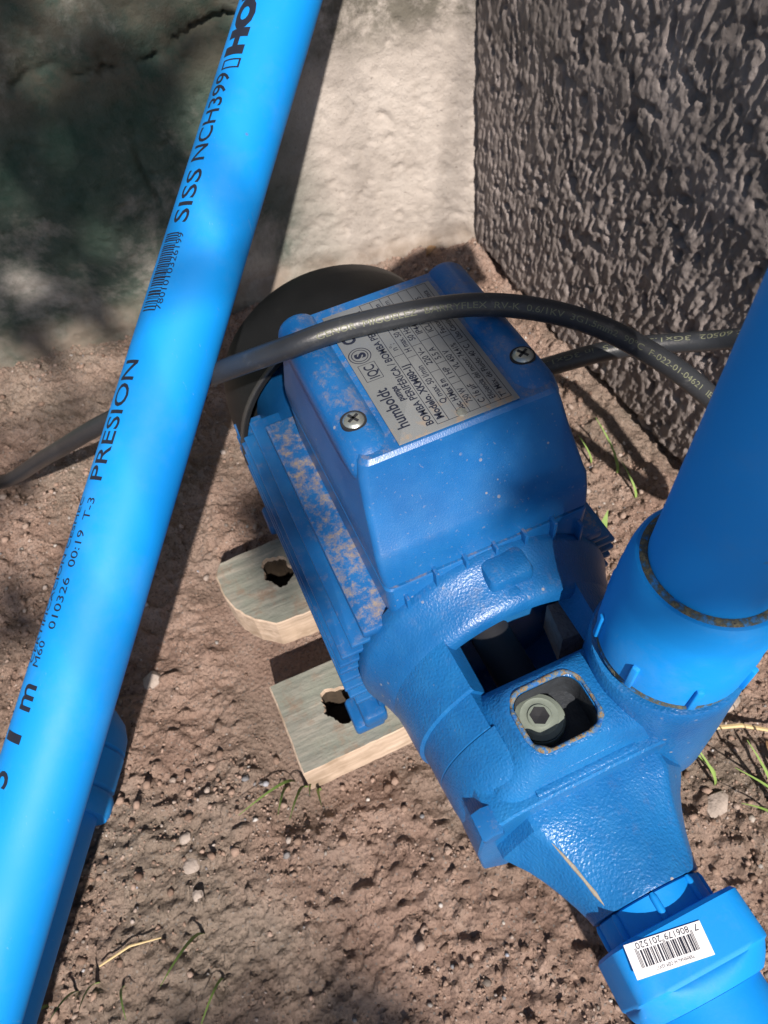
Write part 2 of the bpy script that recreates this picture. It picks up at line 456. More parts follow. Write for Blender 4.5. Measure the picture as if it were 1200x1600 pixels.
# right wall; object -X runs from the corner towards the viewer, +Y out of the face
u = nonuni(.37, .00085, 1.8); z = nonuni(.31, .0012, 1.5) - .03
U, Zz = np.meshgrid(u - .004, z, indexing='ij')
wx = (fbm(U, Zz, 30, 3, 131) - .5) * .012 + (fbm(U, Zz, 150, 2, 132) - .5) * .0016
sl_ = .25 * smooth(0, .3, U)
q = U + wx - Zz * sl_
rid = vnoise(q / .0026, Zz / .0080, 140); rid2 = vnoise(q / .0017 + 9, Zz / .0040 + 3, 141)
tex = .62 * smooth(.25, .85, rid) + .38 * smooth(.3, .9, rid2)
band = np.interp(U, [0, .08, .17, .256, .33, .5], [.235, .206, .203, .190, .155, .10]) + (fbm(U, Zz, 25, 3, 150) - .5) * .02
bm_ = np.exp(-((Zz - band) / .016) ** 2) * smooth(.05, .10, U)
D = tex * .0018 * (1 - .75 * bm_) + bm_ * .0018 + (fbm(U, Zz, 12, 2, 160) - .5) * .0020 + (fbm(U, Zz, 330, 3, 161, .6) - .5) * .0016 - np.maximum(0, .34 - fbm(U, Zz, 130, 2, 163)) * .018
D -= .010 * np.exp(-((U - .002 + (fbm(Zz, U * 0, 60, 3, 170) - .5) * .006) / .0035) ** 2)
D -= .012 * smooth(.012, .0, Zz + (fbm(U, Zz, 45, 3, 172) - .5) * .022) * fbm(U, Zz, 25, 2, 173) * 2
bv, bf = back_box(1.8, 1.47, .12, -.03)
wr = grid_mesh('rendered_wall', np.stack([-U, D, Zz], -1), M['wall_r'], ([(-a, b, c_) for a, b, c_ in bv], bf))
ang = R(-73.2)
wr.matrix_world = Matrix(((-math.cos(ang), math.sin(ang), 0, CORNER[0]), (-math.sin(ang), -math.cos(ang), 0, CORNER[1]), (0, 0, 1, 0), (0, 0, 0, 1)))
tag(wr, 'dark grey wall of coarse ridged render on the right of the corner', 'wall')

# ------------------------------------------------------------------ pump frame
AZ = R(-73.5); OFF = .079
PUMP = (-math.sin(AZ) * OFF, math.cos(AZ) * OFF, 0)
PM = Matrix.Translation(PUMP) @ Matrix.Rotation(AZ, 4, 'Z')
ZA = .104                                                     # shaft height

pump = empty('water_pump', PUMP, AZ)
tag(pump, 'blue electric water pump bolted down on two wooden boards', 'pump')
AX = frame((0, 0, ZA), (1, 0, 0))                              # lathe frame: height along the shaft

def text_pts(s, size, bold=0.0, spacing=1.0):
    cu = bpy.data.curves.new('lettering', 'FONT'); cu.body = s; cu.size = size; cu.resolution_u = 3; cu.offset = bold; cu.space_character = spacing
    ob = bpy.data.objects.new('lettering', cu); COL.objects.link(ob)
    dg = bpy.context.evaluated_depsgraph_get(); dg.update()
    me = bpy.data.meshes.new_from_object(ob.evaluated_get(dg))
    vs = [tuple(v.co) for v in me.vertices]; fs = [tuple(p.vertices) for p in me.polygons]
    COL.objects.unlink(ob); bpy.data.objects.remove(ob); bpy.data.curves.remove(cu); bpy.data.meshes.remove(me)
    return vs, fs

def put_text(mb, s, size, fn, length=None, bold=0.0, x0=0.0, y0=0.0, sy=1.0, thick=.00012, edge=None):
    """fn(x, y, h) -> point; text fitted to a length when given, cut finer where it bends round a pipe"""
    vs, fs = text_pts(s, size, bold)
    if not vs: return
    if edge:
        bm = bmesh.new(); bv_ = [bm.verts.new(v) for v in vs]
        for q in fs:
            try: bm.faces.new([bv_[i] for i in q])
            except ValueError: pass
        for _ in range(4):
            bmesh.ops.triangulate(bm, faces=bm.faces)
            es = [e for e in bm.edges if e.calc_length() > edge]
            if not es: break
            bmesh.ops.subdivide_edges(bm, edges=es, cuts=1)
        bmesh.ops.triangulate(bm, faces=bm.faces)
        bm.verts.index_update(); vs = [tuple(v.co) for v in bm.verts]; fs = [tuple(v.index for v in f.verts) for f in bm.faces]; bm.free()
    xs = [v[0] for v in vs]; w = max(xs) - min(xs); k = length / w if length else 1.0
    mb.add([fn(x0 + (v[0] - min(xs)) * k, y0 + v[1] * sy, thick) for v in vs], fs)

# --- motor
m = MB()
m.lathe([(-.318, .0), (-.318, .046), (-.300, .053), (-.142, .053), (-.142, .0)], AX, 56)
motor = m.build('motor_housing', M['paint'], pump)
finspec = [(.1420, .0540), (.1335, .0596), (.1252, .0645), (.1165, .0662), (.1080, .0668), (.0990, .0672), (.0900, .0670), (.0810, .0660), (.0720, .0640)]
for side in (-1, 1):
    for k, (fz, fb) in enumerate(finspec):
        f = MB()
        inner = .036 if k == 0 else .044
        a0 = -.262 if k == 0 else (-.276 if k < 3 else -.296)
        th = .0052 if k == 0 else .0024
        cx = (a0 - .1385 - .0012 * min(k, 4)) / 2; lx = (-.1385 - .0012 * min(k, 4)) - a0
        f.box((cx, side * (inner + fb) / 2, fz - th / 2), (lx, fb - inner, th), bev=.0016)
        f.build('fin', M['dusty'] if k == 0 else M['paint'], motor)
f = MB()
for side in (-1, 1):
    f.box((-.228, side * .0565, .0395), (.168, .0125, .011), bev=.002)
    f.box((-.228, side * .0500, .060), (.160, .006, .036), bev=.001)
    for aa in (-.154, -.292):
        f.box((aa, side * .0600, .0325), (.018, .016, .009), bev=.002)
f.box((-.228, 0, .040), (.150, .11, .006), bev=.001)
f.build('motor_foot', M['paint'], pump)

# --- fan cover
m = MB()
m.lathe([(-.281, .0640), (-.281, .0662), (-.284, .0668), (-.318, .0650), (-.328, .0632), (-.334, .0590), (-.337, .050), (-.338, .0)], AX, 72)
m.lathe([(-.281, .0640), (-.316, .0628), (-.330, .058), (-.333, .0)], AX, 72)
cover = m.build('fan_cover', M['cover'], pump, smooth=50)
s = MB(); s.lathe([(-.2812, .0655), (-.2806, .0668), (-.2818, .0675), (-.2832, .0672)], AX, 72); s.build('cover_rim', M['rim_glint'], cover, smooth=60)  # rim ring coloured lighter to paint the highlight along its edge
s = MB()
for k in range(-4, 5):
    w_ = math.sqrt(max(0, .046 ** 2 - (k * .010) ** 2))
    s.box((-.3379, 0, ZA + k * .010), (.0012, 2 * w_, .0035), bev=.0004)
s.build('vent_slot', M['dark'], cover)

# --- terminal box
bc = .0015
m = MB()
def sec(a0, a1, hb, z, r=.006, c=bc): return [(p[0], p[1], z) for p in rrect((a0 + a1) / 2, c, (a1 - a0) / 2, hb, r, 6)]
m.loft([sec(-.248, -.1385, .0425, .139, .004), sec(-.248, -.1388, .0432, .1628, .003), sec(-.2475, -.1394, .0426, .1636, .003)], (True, True))
base = m.build('terminal_box', M['boxp'], pump)
m = MB()
m.loft([sec(-.2475, -.1405, .0420, .1643, .003), sec(-.248, -.1396, .0432, .1651, .0026), sec(-.248, -.1412, .0437, .1720, .0026), sec(-.247, -.1430, .0436, .1790, .0028), sec(-.247, -.1444, .0432, .1806, .0028),
        sec(-.246, -.1545, .0412, .1955, .0032), sec(-.245, -.1590, .0400, .2045, .0034), sec(-.244, -.1600, .0392, .2075, .0034), sec(-.2435, -.1606, .0384, .2098, .0034), sec(-.2425, -.1620, .0370, .2112, .0034)])
lid = m.build('box_lid', M['boxp'], base, smooth=30)
m = MB()
for sd in (-1, 1):
    n = 20; rings = []
    for aa, rr in ((-.2440, .0060), (-.2435, .0078), (-.241, .0088), (-.176, .0090), (-.170, .0089), (-.1650, .0083), (-.1615, .0066), (-.1595, .0040), (-.1590, .001)):
        rings.append([(aa, bc + sd * .0325 + rr * 1.05 * math.cos(2 * math.pi * i / n), .2058 - (0 if aa < -.17 else (aa + .17) * .35) + rr * .93 * math.sin(2 * math.pi * i / n)) for i in range(n)])
    m.loft(rings)
m.build('lid_ridge', M['boxp'], lid, smooth=50)
m = MB()
for k in range(7):
    bb = -.036 + k * .0125
    m.box((-.1380, bc + bb, .1590 if abs(bb) < .03 else .150), (.0044, .0015, .0150), bev=.0005)
m.build('box_rib', M['boxp'], base)
for sd in (-1, 1):
    fr = frame((-.1788, bc + sd * .0334, .2136), (0, 0, 1))
    m = MB(); m.lathe([(-.001, .0), (-.001, .0047), (.0006, .0047), (.0006, .0040)], fr, 28)
    sc = m.build('screw', M['dark'], lid)
    m = MB(); m.lathe([(-.0005, .0), (-.0005, .0039), (.0007, .0039), (.0014, .0033), (.0017, .0022), (.00175, .0)], fr, 28)
    m.build('screw_head', M['screw'], sc)
    m = MB()
    for q_ in (.5, .5 + math.pi / 2):
        m.box((-.1788, bc + sd * .0334, .21530), (.0046, .0010, .0005), rot=Matrix.Rotation(q_, 3, 'Z'))
    m.build('cross_slot', M['dark'], sc)

# --- nameplate (text runs towards the fan, letters' tops to the left)
PZ = .2115
m = MB(); m.box((-.2000, bc, PZ + .0002), (.0745, .0466, .0006), bev=.0002)
plate = m.build('nameplate', M['plate'], lid)
A0, B0 = -.1630, bc - .0225
def plate_fn(x, y, h): return (A0 - x, B0 + (.0455 - .0005) - (.045 - 0) + (.0 - y), PZ + .0005 + h)
def pf(x, y, h): return (A0 - x, B0 + y * -1, PZ + .0005 + h)
ink = MB()
def pt(s, x, row, size, length=None, bold=0): put_text(ink, s, size, lambda a, b, h: pf(a, b - row, h), length, bold, x0=x, thick=.00006)
rows = [.0105, .0148, .0190, .0228, .0266, .0304, .0342, .0380, .0418]
pt('humboldt', .006, .0062, .0066, .021, .00012); pt('pumps', .018, .0098, .0036, .008, .00014)
pt('IQC', .0335, .0068, .0058, .0072, .0001); pt('S', .0455, .0062, .0056, .003, .0003); pt('CE', .0545, .0062, .0070, .0075, .0003)
pt('BOMBA PERIFÉRICA / BOMBA PERIFÉRICA', .003, .0140, .0040, .068, .00008)
pt('Modelo. XKM80-1J', .004, .0184, .0040, .030, .00012); pt('n°:', .043, .0184, .0036, .004)
pt('Q max. 50 l/min', .010, .0226, .0035, .021, .00005); pt('H max. 50 m / H min. 5 m', .040, .0226, .0035, .031, .00005)
pt('Suc. H.Max 8 m', .004, .0266, .0035, .017, .0001); pt('220 V~', .030, .0266, .0035, .010, .00005); pt('50 Hz', .045, .0266, .0035, .008, .00005); pt('2850 rpm', .058, .0266, .0035, .013)
pt('750 W', .006, .0306, .0035, .008, .00005); pt('1 HP', .020, .0306, .0035, .006, .00005); pt('5.5 A', .031, .0306, .0035, .007, .00005); pt('IP44', .047, .0306, .0035, .006, .00005)
pt('C 16 µF', .004, .0346, .0035, .010, .00005); pt('VL 450 V', .023, .0346, .0035, .011, .00005); pt('ICL F', .046, .0346, .0035, .007, .00005)
pt('Eficiencia del motor: 74.41%', .004, .0386, .0033, .032, .00003); pt('Factor de Pot. 0.95', .043, .0386, .0033, .024, .00003)
pt('T° Máx. de Fluido: 40 °C', .003, .0426, .0033, .030, .00003); pt('Uso Continuo / Prot. Térmica', .037, .0426, .0033, .032, .00003)
def pline(x0, y0, x1, y1, w=.00022):
    dx, dy = x1 - x0, y1 - y0; L = math.hypot(dx, dy); nx, ny = -dy / L * w / 2, dx / L * w / 2
    ink.add([pf(x0 + nx, -(y0 + ny), .00007), pf(x1 + nx, -(y1 + ny), .00007), pf(x1 - nx, -(y1 - ny), .00007), pf(x0 - nx, -(y0 - ny), .00007)], [(0, 1, 2, 3)])
for r_ in (.0149, .0193, .0235, .0275, .0315, .0355, .0395, .0437): pline(.002, r_, .0735, r_)
for x_, r0, r1 in ((.002, .0149, .0437), (.0735, .0149, .0437), (.040, .0149, .0193), (.037, .0193, .0235), (.026, .0235, .0275), (.042, .0235, .0275), (.055, .0235, .0315), (.017, .0275, .0315), (.029, .0275, .0315), (.043, .0275, .0355), (.019, .0315, .0355), (.041, .0355, .0395), (.035, .0395, .0437)): pline(x_, r0, x_, r1)
for rr in (.0044, .0033):
    n = 36; vs = []
    for i in range(n):
        for r2 in (rr, rr - .00035): vs.append(pf(.0470 + r2 * math.cos(2 * math.pi * i / n), -(.0042 + r2 * math.sin(2 * math.pi * i / n)), .00007))
    ink.add(vs, [(2 * i, 2 * ((i + 1) % n), 2 * ((i + 1) % n) + 1, 2 * i + 1) for i in range(n)])
for a_, b_, c_, d_ in ((.0325, .0012, .0418, .0012), (.0325, .0078, .0418, .0078), (.0325, .0012, .0325, .0078), (.0418, .0012, .0418, .0078)): pline(a_, b_, c_, d_)
ink.build('plate_lettering', M['ink'], plate, smooth=0, fix=False)
m = MB(); m.lathe([(0, .0), (0, .0019), (.0006, .0017), (.0009, .0)], frame((-.1660, bc + .0022, PZ + .0004), (0, 0, 1)), 20); m.build('rivet', M['screw'], plate)

# --- bell of the bracket, arms, bridge
def shell(prof, th0, th1, n=40, inner=.0400):
    """open band of revolution round the shaft with thickness; angles from the top, in degrees"""
    mb = MB(); rings = []
    def P(a_, r_, th): return (a_, -r_ * math.sin(th), ZA + r_ * math.cos(th))
    path = list(prof) + [(a_, inner) for a_, _ in reversed(prof)]
    for k in range(n + 1):
        th = R(th0 + (th1 - th0) * k / n); rings.append([P(a_, r_, th) for a_, r_ in path])
    mb.loft(rings); return mb
m = MB()
m.lathe([(-.1425, .0), (-.1425, .0585), (-.1395, .0592), (-.1366, .0591), (-.1350, .0585), (-.1325, .0570), (-.129, .0552), (-.125, .0538), (-.1205, .0524), (-.1180, .0510), (-.1168, .0490), (-.1166, .0455), (-.119, .0420), (-.134, .0400), (-.134, .0)], AX, 72)
bell = m.build('bracket_bell', M['bell'], pump, smooth=35)
m = MB(); m.box((-.1308, .0036, .1568), (.0135, .0185, .0125), bev=.0032); m.box((-.1245, .0025, .1535), (.008, .0055, .0075), bev=.002)
m.build('lug', M['bell'], bell)
for s_ in (-1, 1):
    for prof, t0, t1 in (([(-.1200, .0520), (-.1120, .0512), (-.1040, .0507), (-.0990, .0503), (-.0982, .0490)], 33, 128),
                         ([(-.0984, .0488), (-.0910, .0484), (-.0845, .0481), (-.0836, .0468)], 35, 126),
                         ([(-.0838, .0480), (-.0800, .0478), (-.0740, .0474), (-.0690, .0466), (-.0665, .0450)], 33, 124)):
        shell(prof, -s_ * t0, -s_ * t1).build('bracket_arm', M['cast'], pump, smooth=30)
m = MB(); m.lathe([(-.1415, .0), (-.1415, .009), (-.10, .009), (-.10, .0)], AX, 24); m.build('shaft', M['dark'], pump)  # dark colour stands in for the shade inside the bracket opening
m = MB(); hp = [(-.1300, .0250), (-.1290, .0360), (-.1215, .0405), (-.1120, .0330), (-.1128, .0222)]
m.loft([[(p[0], p[1], .095) for p in hp], [(p[0], p[1], .1144) for p in hp], [(p[0] * .97 - .0036, p[1] * .97 + .0009, .1152) for p in hp]]); m.build('pale_block', M['stone'], pump)  # plain pale block added in the bracket opening, its nature unknown

# --- pump head: core, top block with plug well, flange, outlet boss
m = MB()
def hsec(aa, k=1.0, dz=0.0):
    return [(aa, b_ * k, z_ + dz) for b_, z_ in ((.046, .100), (.0455, .116), (.041, .127), (.034, .1325), (.020, .1345), (0, .1350), (-.020, .1348), (-.033, .1330), (-.0405, .1285), (-.0452, .118), (-.0465, .100), (-.044, .072), (-.034, .060), (.034, .060), (.044, .072))]
m.loft([hsec(-.0990, .93, -.004), hsec(-.0860, .98, -.003), hsec(-.0720, 1.0, -.0006), hsec(-.0600, 1.0), hsec(-.0568, 1.0), hsec(-.0560, .985, -.0008)])
head = m.build('pump_head', M['cast'], pump, smooth=24)
m = MB()
def tsec(a0, a1, b0, b1, z, r): return [(p[0], p[1], z) for p in rrect((a0 + a1) / 2, (b0 + b1) / 2, (a1 - a0) / 2, (b1 - b0) / 2, r, 8)]
H = (-.0890, -.0672, -.0185, .0078)
m.loft([tsec(-.1005, -.0585, -.0400, .046, .118, .006), tsec(-.0995, -.0590, -.0350, .045, .1330, .008), tsec(-.0980, -.0605, -.0300, .036, .1378, .009),
        tsec(-.0955, -.0625, -.0255, .022, .1440, .009), tsec(-.0935, -.0638, -.0230, .0150, .1472, .009), tsec(-.0918, -.0646, -.0216, .0118, .1488, .0085),
        tsec(H[0] - .0014, H[1] + .0014, H[2] - .0018, H[3] + .0018, .1491, .0078), tsec(*H, .1478, .0066), tsec(*H, .1345, .0066)], (True, True))
well = m.build('plug_well', M['cast'], head, smooth=35)
m = MB(); q4 = .00025
m.loft([tsec(H[0] + q4, H[1] - q4, H[2] + q4, H[3] - q4, .1474, .0064), tsec(H[0] + q4, H[1] - q4, H[2] + q4, H[3] - q4, .1348, .0064), tsec(H[0] + .004, H[1] - .004, H[2] + .004, H[3] - .004, .1347, .003)], (False, True))
m.build('well_lining', M['shaded_iron'], well, smooth=30, fix=False)  # unpainted iron inside, coloured darker for the shade of the deep well
m = MB(); nn = 80
pts = [(p[0], p[1], .1488 + .0004 * math.sin(7 * i)) for i, p in enumerate(rrect((H[0] + H[1]) / 2, (H[2] + H[3]) / 2, (H[1] - H[0]) / 2 + .0008, (H[3] - H[2]) / 2 + .0008, .0072, 12))]
pts = pts + [pts[0]]
m.tube(pts, [.00095 + .00022 * math.sin(.31 * i) + .00022 * math.sin(.83 * i + 1) for i in range(len(pts))], 10); m.build('worn_rim', M['rim'], well, smooth=60)
PC = (-.0812, -.0092)
m = MB(); m.lathe([(.133, .0), (.133, .0096), (.1376, .0096), (.1382, .0092), (.1382, .0086)], frame((PC[0], PC[1], 0), (0, 0, 1)), 40)
m.lathe([(.1382, .0090), (.1392, .0088), (.1398, .0074), (.1400, .0070), (.1398, .0062), (.1401, .0046), (.1407, .0042), (.1408, .0030), (.1400, .0028)], frame((PC[0], PC[1], 0), (0, 0, 1)), 36)
plug = m.build('priming_plug', M['plug'], head)
m = MB(); m.lathe([(.1403, .0), (.1409, .0036)], frame((PC[0], PC[1], 0), (0, 0, 1)), 6, ph=.3); m.build('hex_socket', M['dark'], plug)
OB = (-.0805, .0412)
m = MB(); m.lathe([(.090, .0285), (.120, .0282), (.136, .0278), (.148, .0277), (.1545, .0275), (.1558, .0268), (.1562, .0245), (.1562, .012), (.12, .012)], frame((*OB, 0), (0, 0, 1)), 56)
m.build('outlet_boss', M['cast'], head, smooth=40)
m = MB()
m.box((-.0590, -.0030, .1352), (.0030, .040, .0022), bev=.0008)
m.box((-.0622, -.0005, .1392), (.0024, .026, .0022), bev=.0008)
m.build('cast_bar', M['cast'], head)
for bb, zz in ((-.0415, .1265), (.0435, .1245)):
    m = MB(); m.lathe([(-.064, .0), (-.064, .0046), (-.0548, .0046), (-.0540, .0040), (-.0538, .0)], frame((0, bb, zz), (1, 0, 0)), 6, ph=.15); m.build('bolt_head', M['paint'], head)
# --- suction cone
hexp = [(.0268, .0195), (.0, .0208), (-.0268, .0195), (-.0393, -.002), (-.0266, -.024), (.0266, -.024), (.0393, -.002)]
def poly_r(th):
    dx, dy = math.cos(th), math.sin(th); best = 1e9
    for i in range(len(hexp)):
        (x0, y0), (x1, y1) = hexp[i], hexp[(i + 1) % len(hexp)]
        ex, ey = x1 - x0, y1 - y0; den = dx * ey - dy * ex
        if abs(den) < 1e-12: continue
        tt = (x0 * ey - y0 * ex) / den; uu = (x0 * dy - y0 * dx) / den
        if tt > 0 and -1e-6 <= uu <= 1 + 1e-6: best = min(best, tt)
    return best
N = 96
m = MB(); rings = []
for aa, s_ in ((-.0600, 0.0), (-.0512, 0.0), (-.0504, .03), (-.047, .17), (-.043, .34), (-.038, .50), (-.032, .66), (-.026, .80), (-.021, .90), (-.0188, .93), (-.0186, 1.02)):
    ring = []
    for i in range(N):
        th = 2 * math.pi * i / N; rr = (1 - s_) * poly_r(th) + s_ * .0199
        ring.append((aa, rr * math.cos(th), ZA + rr * math.sin(th)))
    rings.append(ring)
m.loft(rings); cone = m.build('suction_cone', M['cast'], head, smooth=26)
m = MB()
th = math.atan2(.0195, -.0268); pts = []
for aa, s_ in ((-.0455, .26), (-.041, .41), (-.036, .56), (-.031, .685), (-.026, .80), (-.0215, .89)):
    rr = (1 - s_) * poly_r(th) + s_ * .0199 - .0003; pts.append((aa, rr * math.cos(th), ZA + rr * math.sin(th)))
m.tube(pts, [.0001, .0005, .0008, .0006, .0009, .0002], 8); m.build('worn_ridge', M['bare'], cone, smooth=60)

# ------------------------------------------------------------------ suction adapter, sticker and pipe (along the shaft)
suct = empty('pipe_adapter', PM @ Vector((-.010, 0, ZA)), AZ)
tag(suct, 'blue plastic pipe adapter with white barcode sticker screwed on the pump nozzle', 'pipe fitting', 'threaded pipe adapters on the pump')
def S(p): return Vector(p) - Vector((-.010, 0, ZA))
SF = frame(S((0, 0, ZA)), (1, 0, 0))
m = MB(); m.lathe([(-.0184, .0), (-.0184, .0188), (-.0178, .0196), (-.0095, .0197), (-.009, .0)], SF, 48); neck = m.build('neck', M['pvcd'], suct)
for k in range(8):
    th = 2 * math.pi * (k + .18) / 8; c = S((-.0135, .0197 * math.cos(th), ZA + .0197 * math.sin(th)))
    m = MB(); m.lathe([(-.0046, .0), (-.0046, .0008), (-.003, .00135), (.003, .00135), (.0046, .0010), (.0046, .0)], frame(c, (1, 0, 0)), 10); m.build('rib', M['pvcd'], suct)
m = MB()
def ssec(aa, hw, r, k=0): return [S((aa, p[0], ZA + p[1])) for p in rrect(0, 0, hw, hw, r, 8)]
m.loft([ssec(-.0098, .0195, .010), ssec(-.0094, .0228, .0085), ssec(-.0082, .0238, .0085), ssec(.0062, .0240, .0088), ssec(.0070, .0240, .0095), ssec(.0078, .0236, .0120), ssec(.0085, .0240, .0150),
        ssec(.0105, .0238, .0190), ssec(.0128, .0228, .0215), ssec(.0142, .0214, .0205), ssec(.0143, .0190, .0185)])
m.build('adapter_body', M['pvcd'], suct, smooth=32)
zt = ZA + .02395
C0 = Vector((-.0020, -.0085)); ex = Vector((-.0038, -.0254)).normalized(); ey = Vector((.0093, -.0012)); ey = (ey - ex * ey.dot(ex)).normalized()
SW, SH = .0258, .0098
def lab(x, y, h):                                              # x along reading direction, y letters up
    p = C0 + ex * (x - SW / 2) + ey * (y - SH / 2)
    return S((p.x, p.y, zt + .0001 + h))
m = MB(); m.add([lab(0, 0, .00005), lab(SW, 0, .00005), lab(SW, SH, .00005), lab(0, SH, .00005), lab(0, 0, .0002), lab(SW, 0, .0002), lab(SW, SH, .0002), lab(0, SH, .0002)],
                [(0, 1, 2, 3), (4, 5, 6, 7), (0, 1, 5, 4), (1, 2, 6, 5), (2, 3, 7, 6), (3, 0, 4, 7)])
stick = m.build('barcode_sticker', M['sticker'], suct, smooth=0)
m = MB()
def bar(x0, x1, y0, y1): m.add([lab(x0, y0, .00028), lab(x1, y0, .00028), lab(x1, y1, .00028), lab(x0, y1, .00028)], [(0, 1, 2, 3)])
Lc = {'0': '0001101', '1': '0011001', '2': '0010011', '3': '0111101', '4': '0100011', '5': '0110001', '6': '0101111', '7': '0111011', '8': '0110111', '9': '0001011'}
par = 'LGLGLG'; code = '806179201520'
bits = '101'
for i, ch in enumerate(code[:6]): bits += Lc[ch] if par[i] == 'L' else ''.join('1' if c_ == '0' else '0' for c_ in Lc[ch])[::-1]
bits += '01010'
for ch in code[6:]: bits += ''.join('1' if c_ == '0' else '0' for c_ in Lc[ch])
bits += '101'
x0b, mod = .0036, .0194 / 95
for i, b_ in enumerate(bits):
    if b_ == '1':
        lg = i < 3 or 45 <= i < 50 or i >= 92
        bar(x0b + i * mod, x0b + (i + 1) * mod + .00001, .0026 if not lg else .0018, .0073)
m2 = [x0b, x0b + 3 * mod]
def lt(s, x, y, size, L): put_text(m, s, size, lambda a, b, h: lab(a, b, .00028), L, 0, x0=x, y0=y)
# digits stand below the bars as the sticker reads, and the article name below them
lt('7', .0014, .0006, .0026, .0013); lt('806179', x0b + 4 * mod, .0004, .0026, .0082); lt('201520', x0b + 50 * mod, .0004, .0026, .0085)
lt('TERMINAL HI CEM 32X1"', .0062, .0080, .0013, .0125)
m.build('barcode_print', M['ink'], stick, smooth=0, fix=False)
sp = empty('suction_pipe', PM @ Vector((.0144, 0, ZA)), AZ)
tag(sp, 'blue plastic pipe leaving the barcode adapter at the lower right', 'pipe', 'blue plastic pipes')
m = MB(); m.lathe([(0, .0178), (0, .0198), (.75, .0198), (.75, .0178), (0, .0178)], frame((0, 0, 0), (1, 0, 0)), 56); m.build('pipe_wall', M['pvc'], sp)

# ------------------------------------------------------------------ riser with its adapter (stands on the outlet)
TILT = Quaternion((1, 0, 0), R(-4.5)) @ Quaternion((0, 1, 0), R(0.0))
rb = empty('pipe_adapter', PM @ Vector((OB[0], OB[1], .1562)), AZ)
tag(rb, 'blue round pipe adapter with grimy thread ring standing on the pump outlet', 'pipe fitting', 'threaded pipe adapters on the pump')
rb.rotation_mode = 'QUATERNION'; rb.rotation_quaternion = Quaternion((0, 0, 1), AZ) @ TILT
ZF = frame((0, 0, 0), (0, 0, 1))
m = MB(); m.lathe([(-.001, .0), (-.001, .0240), (.0006, .0256), (.0020, .0252), (.0040, .0254), (.0044, .0)], ZF, 64); m.build('thread_ring', M['grime'], rb, smooth=50)
m = MB(); m.lathe([(.0030, .020), (.0030, .0250), (.0042, .0260), (.0190, .0262), (.0205, .0258), (.0330, .0258), (.0342, .0255), (.0390, .0254), (.0440, .0250), (.0480, .0243), (.0494, .0234), (.0496, .0222), (.0490, .0196), (.0300, .0196)], ZF, 64)
m.build('adapter_body', M['pvcd'], rb, smooth=32)
m = MB(); m.lathe([(.0492, .0196), (.0503, .0199), (.0504, .0208), (.0500, .0218), (.0493, .0226)], ZF, 64); m.build('glue_bead', M['grime'], rb, smooth=60)
for k in range(8):
    th = 2 * math.pi * k / 8 + .35
    m = MB(); c = Vector((.0258 * math.cos(th), .0258 * math.sin(th), .0105)); m.box(c, (.0036, .0026, .0125), rot=Matrix.Rotation(th, 3, 'Z'), bev=.0008); m.build('rib', M['pvcd'], rb)
rp = empty('riser_pipe', rb.location, AZ)
rp.rotation_mode = 'QUATERNION'; rp.rotation_quaternion = rb.rotation_quaternion
tag(rp, 'blue upright pipe rising close to the camera at the right edge', 'pipe', 'blue plastic pipes')
m = MB(); m.lathe([(.022, .0178), (.022, .0198), (.235, .0198), (.235, .0178), (.022, .0178)], ZF, 64); m.build('pipe_wall', M['pvc'], rp)
m = MB(); m.lathe([(.168, .0195), (.168, .0216), (.170, .0226), (.215, .0226), (.218, .0215), (.218, .0195)], ZF, 64); m.build('coupling_socket', M['pvcd'], rp)
m = MB(); m.tube([(0, 0, .216), (0, 0, .236), (0, .003, .248), (0, .009, .257), (0, .018, .262), (0, .030, .264), (0, .052, .264)], .0235, 40); m.build('elbow', M['pvcd'], rp)
m = MB(); m.tube([(0, .046, .264), (0, .068, .264)], .0195, 40); m.build('branch_pipe', M['pvc'], rp)

# ------------------------------------------------------------------ leaning pipe
P0 = Vector((-.1310, .1085, .1480)); PW = Vector((.37576, .83865, .39430)).normalized()
E1 = (Vector((0, 0, 1)) - PW * PW.z).normalized(); E2 = PW.cross(E1); PR = .0165
lean = empty('leaning_pipe', P0 - PW * .334)
tag(lean, 'long blue pressure pipe with black lettering leaning across the left against the wall', 'pipe', 'blue plastic pipes')
LB = P0 - PW * .334
def LP(t, th, r): return P0 + PW * t + (E1 * math.cos(th) + E2 * math.sin(th)) * r - LB
m = MB()
N = 72; ts = [-.334] + list(np.linspace(-.32, .515, 20)) + [.5215]
m.loft([[LP(t_, 2 * math.pi * i / N, PR) for i in range(N)] for t_ in ts], (False, False))
m.loft([[LP(t_, 2 * math.pi * i / N, PR - .0018) for i in range(N)] for t_ in ts], (False, False))
for t_ in (-.334, .5215): m.loft([[LP(t_, 2 * math.pi * i / N, r_) for i in range(N)] for r_ in (PR, PR - .0018)], (False, False))
lpw = m.build('pipe_wall', M['pvc'], lean, smooth=60)
m = MB()
def ring_txt(s, t0, t1, th0, h, bold=.0, sy=None):
    size = h / .70
    put_text(m, s, size, lambda x, y, k: LP(t0 + x, R(th0) - y / PR, PR + .00010), t1 - t0, bold, edge=.0022)
ring_txt('m', .0145, .0235, -10, .0088, .0002); ring_txt('1', .0035, .0066, -10, .0088, .0002); ring_txt('5', -.0115, -.006, -10, .0088, .0002)
ring_txt('M60', .0295, .0385, -19, .0036); ring_txt('010326  00:19  T-3', .0432, .0915, -11, .0036)
ring_txt('CERTIFICACION CESMEC', .0300, .0915, -34, .0035)
ring_txt('PRESION', .0982, .1457, -11, .0074, .0001)
ring_txt('SISS', .2036, .2272, -4, .0074, .0001); ring_txt('NCH399', .2312, .2718, -8, .0074, .0001)
ring_txt('HOFFENS', .2800, .3550, -2, .0082, .0009)
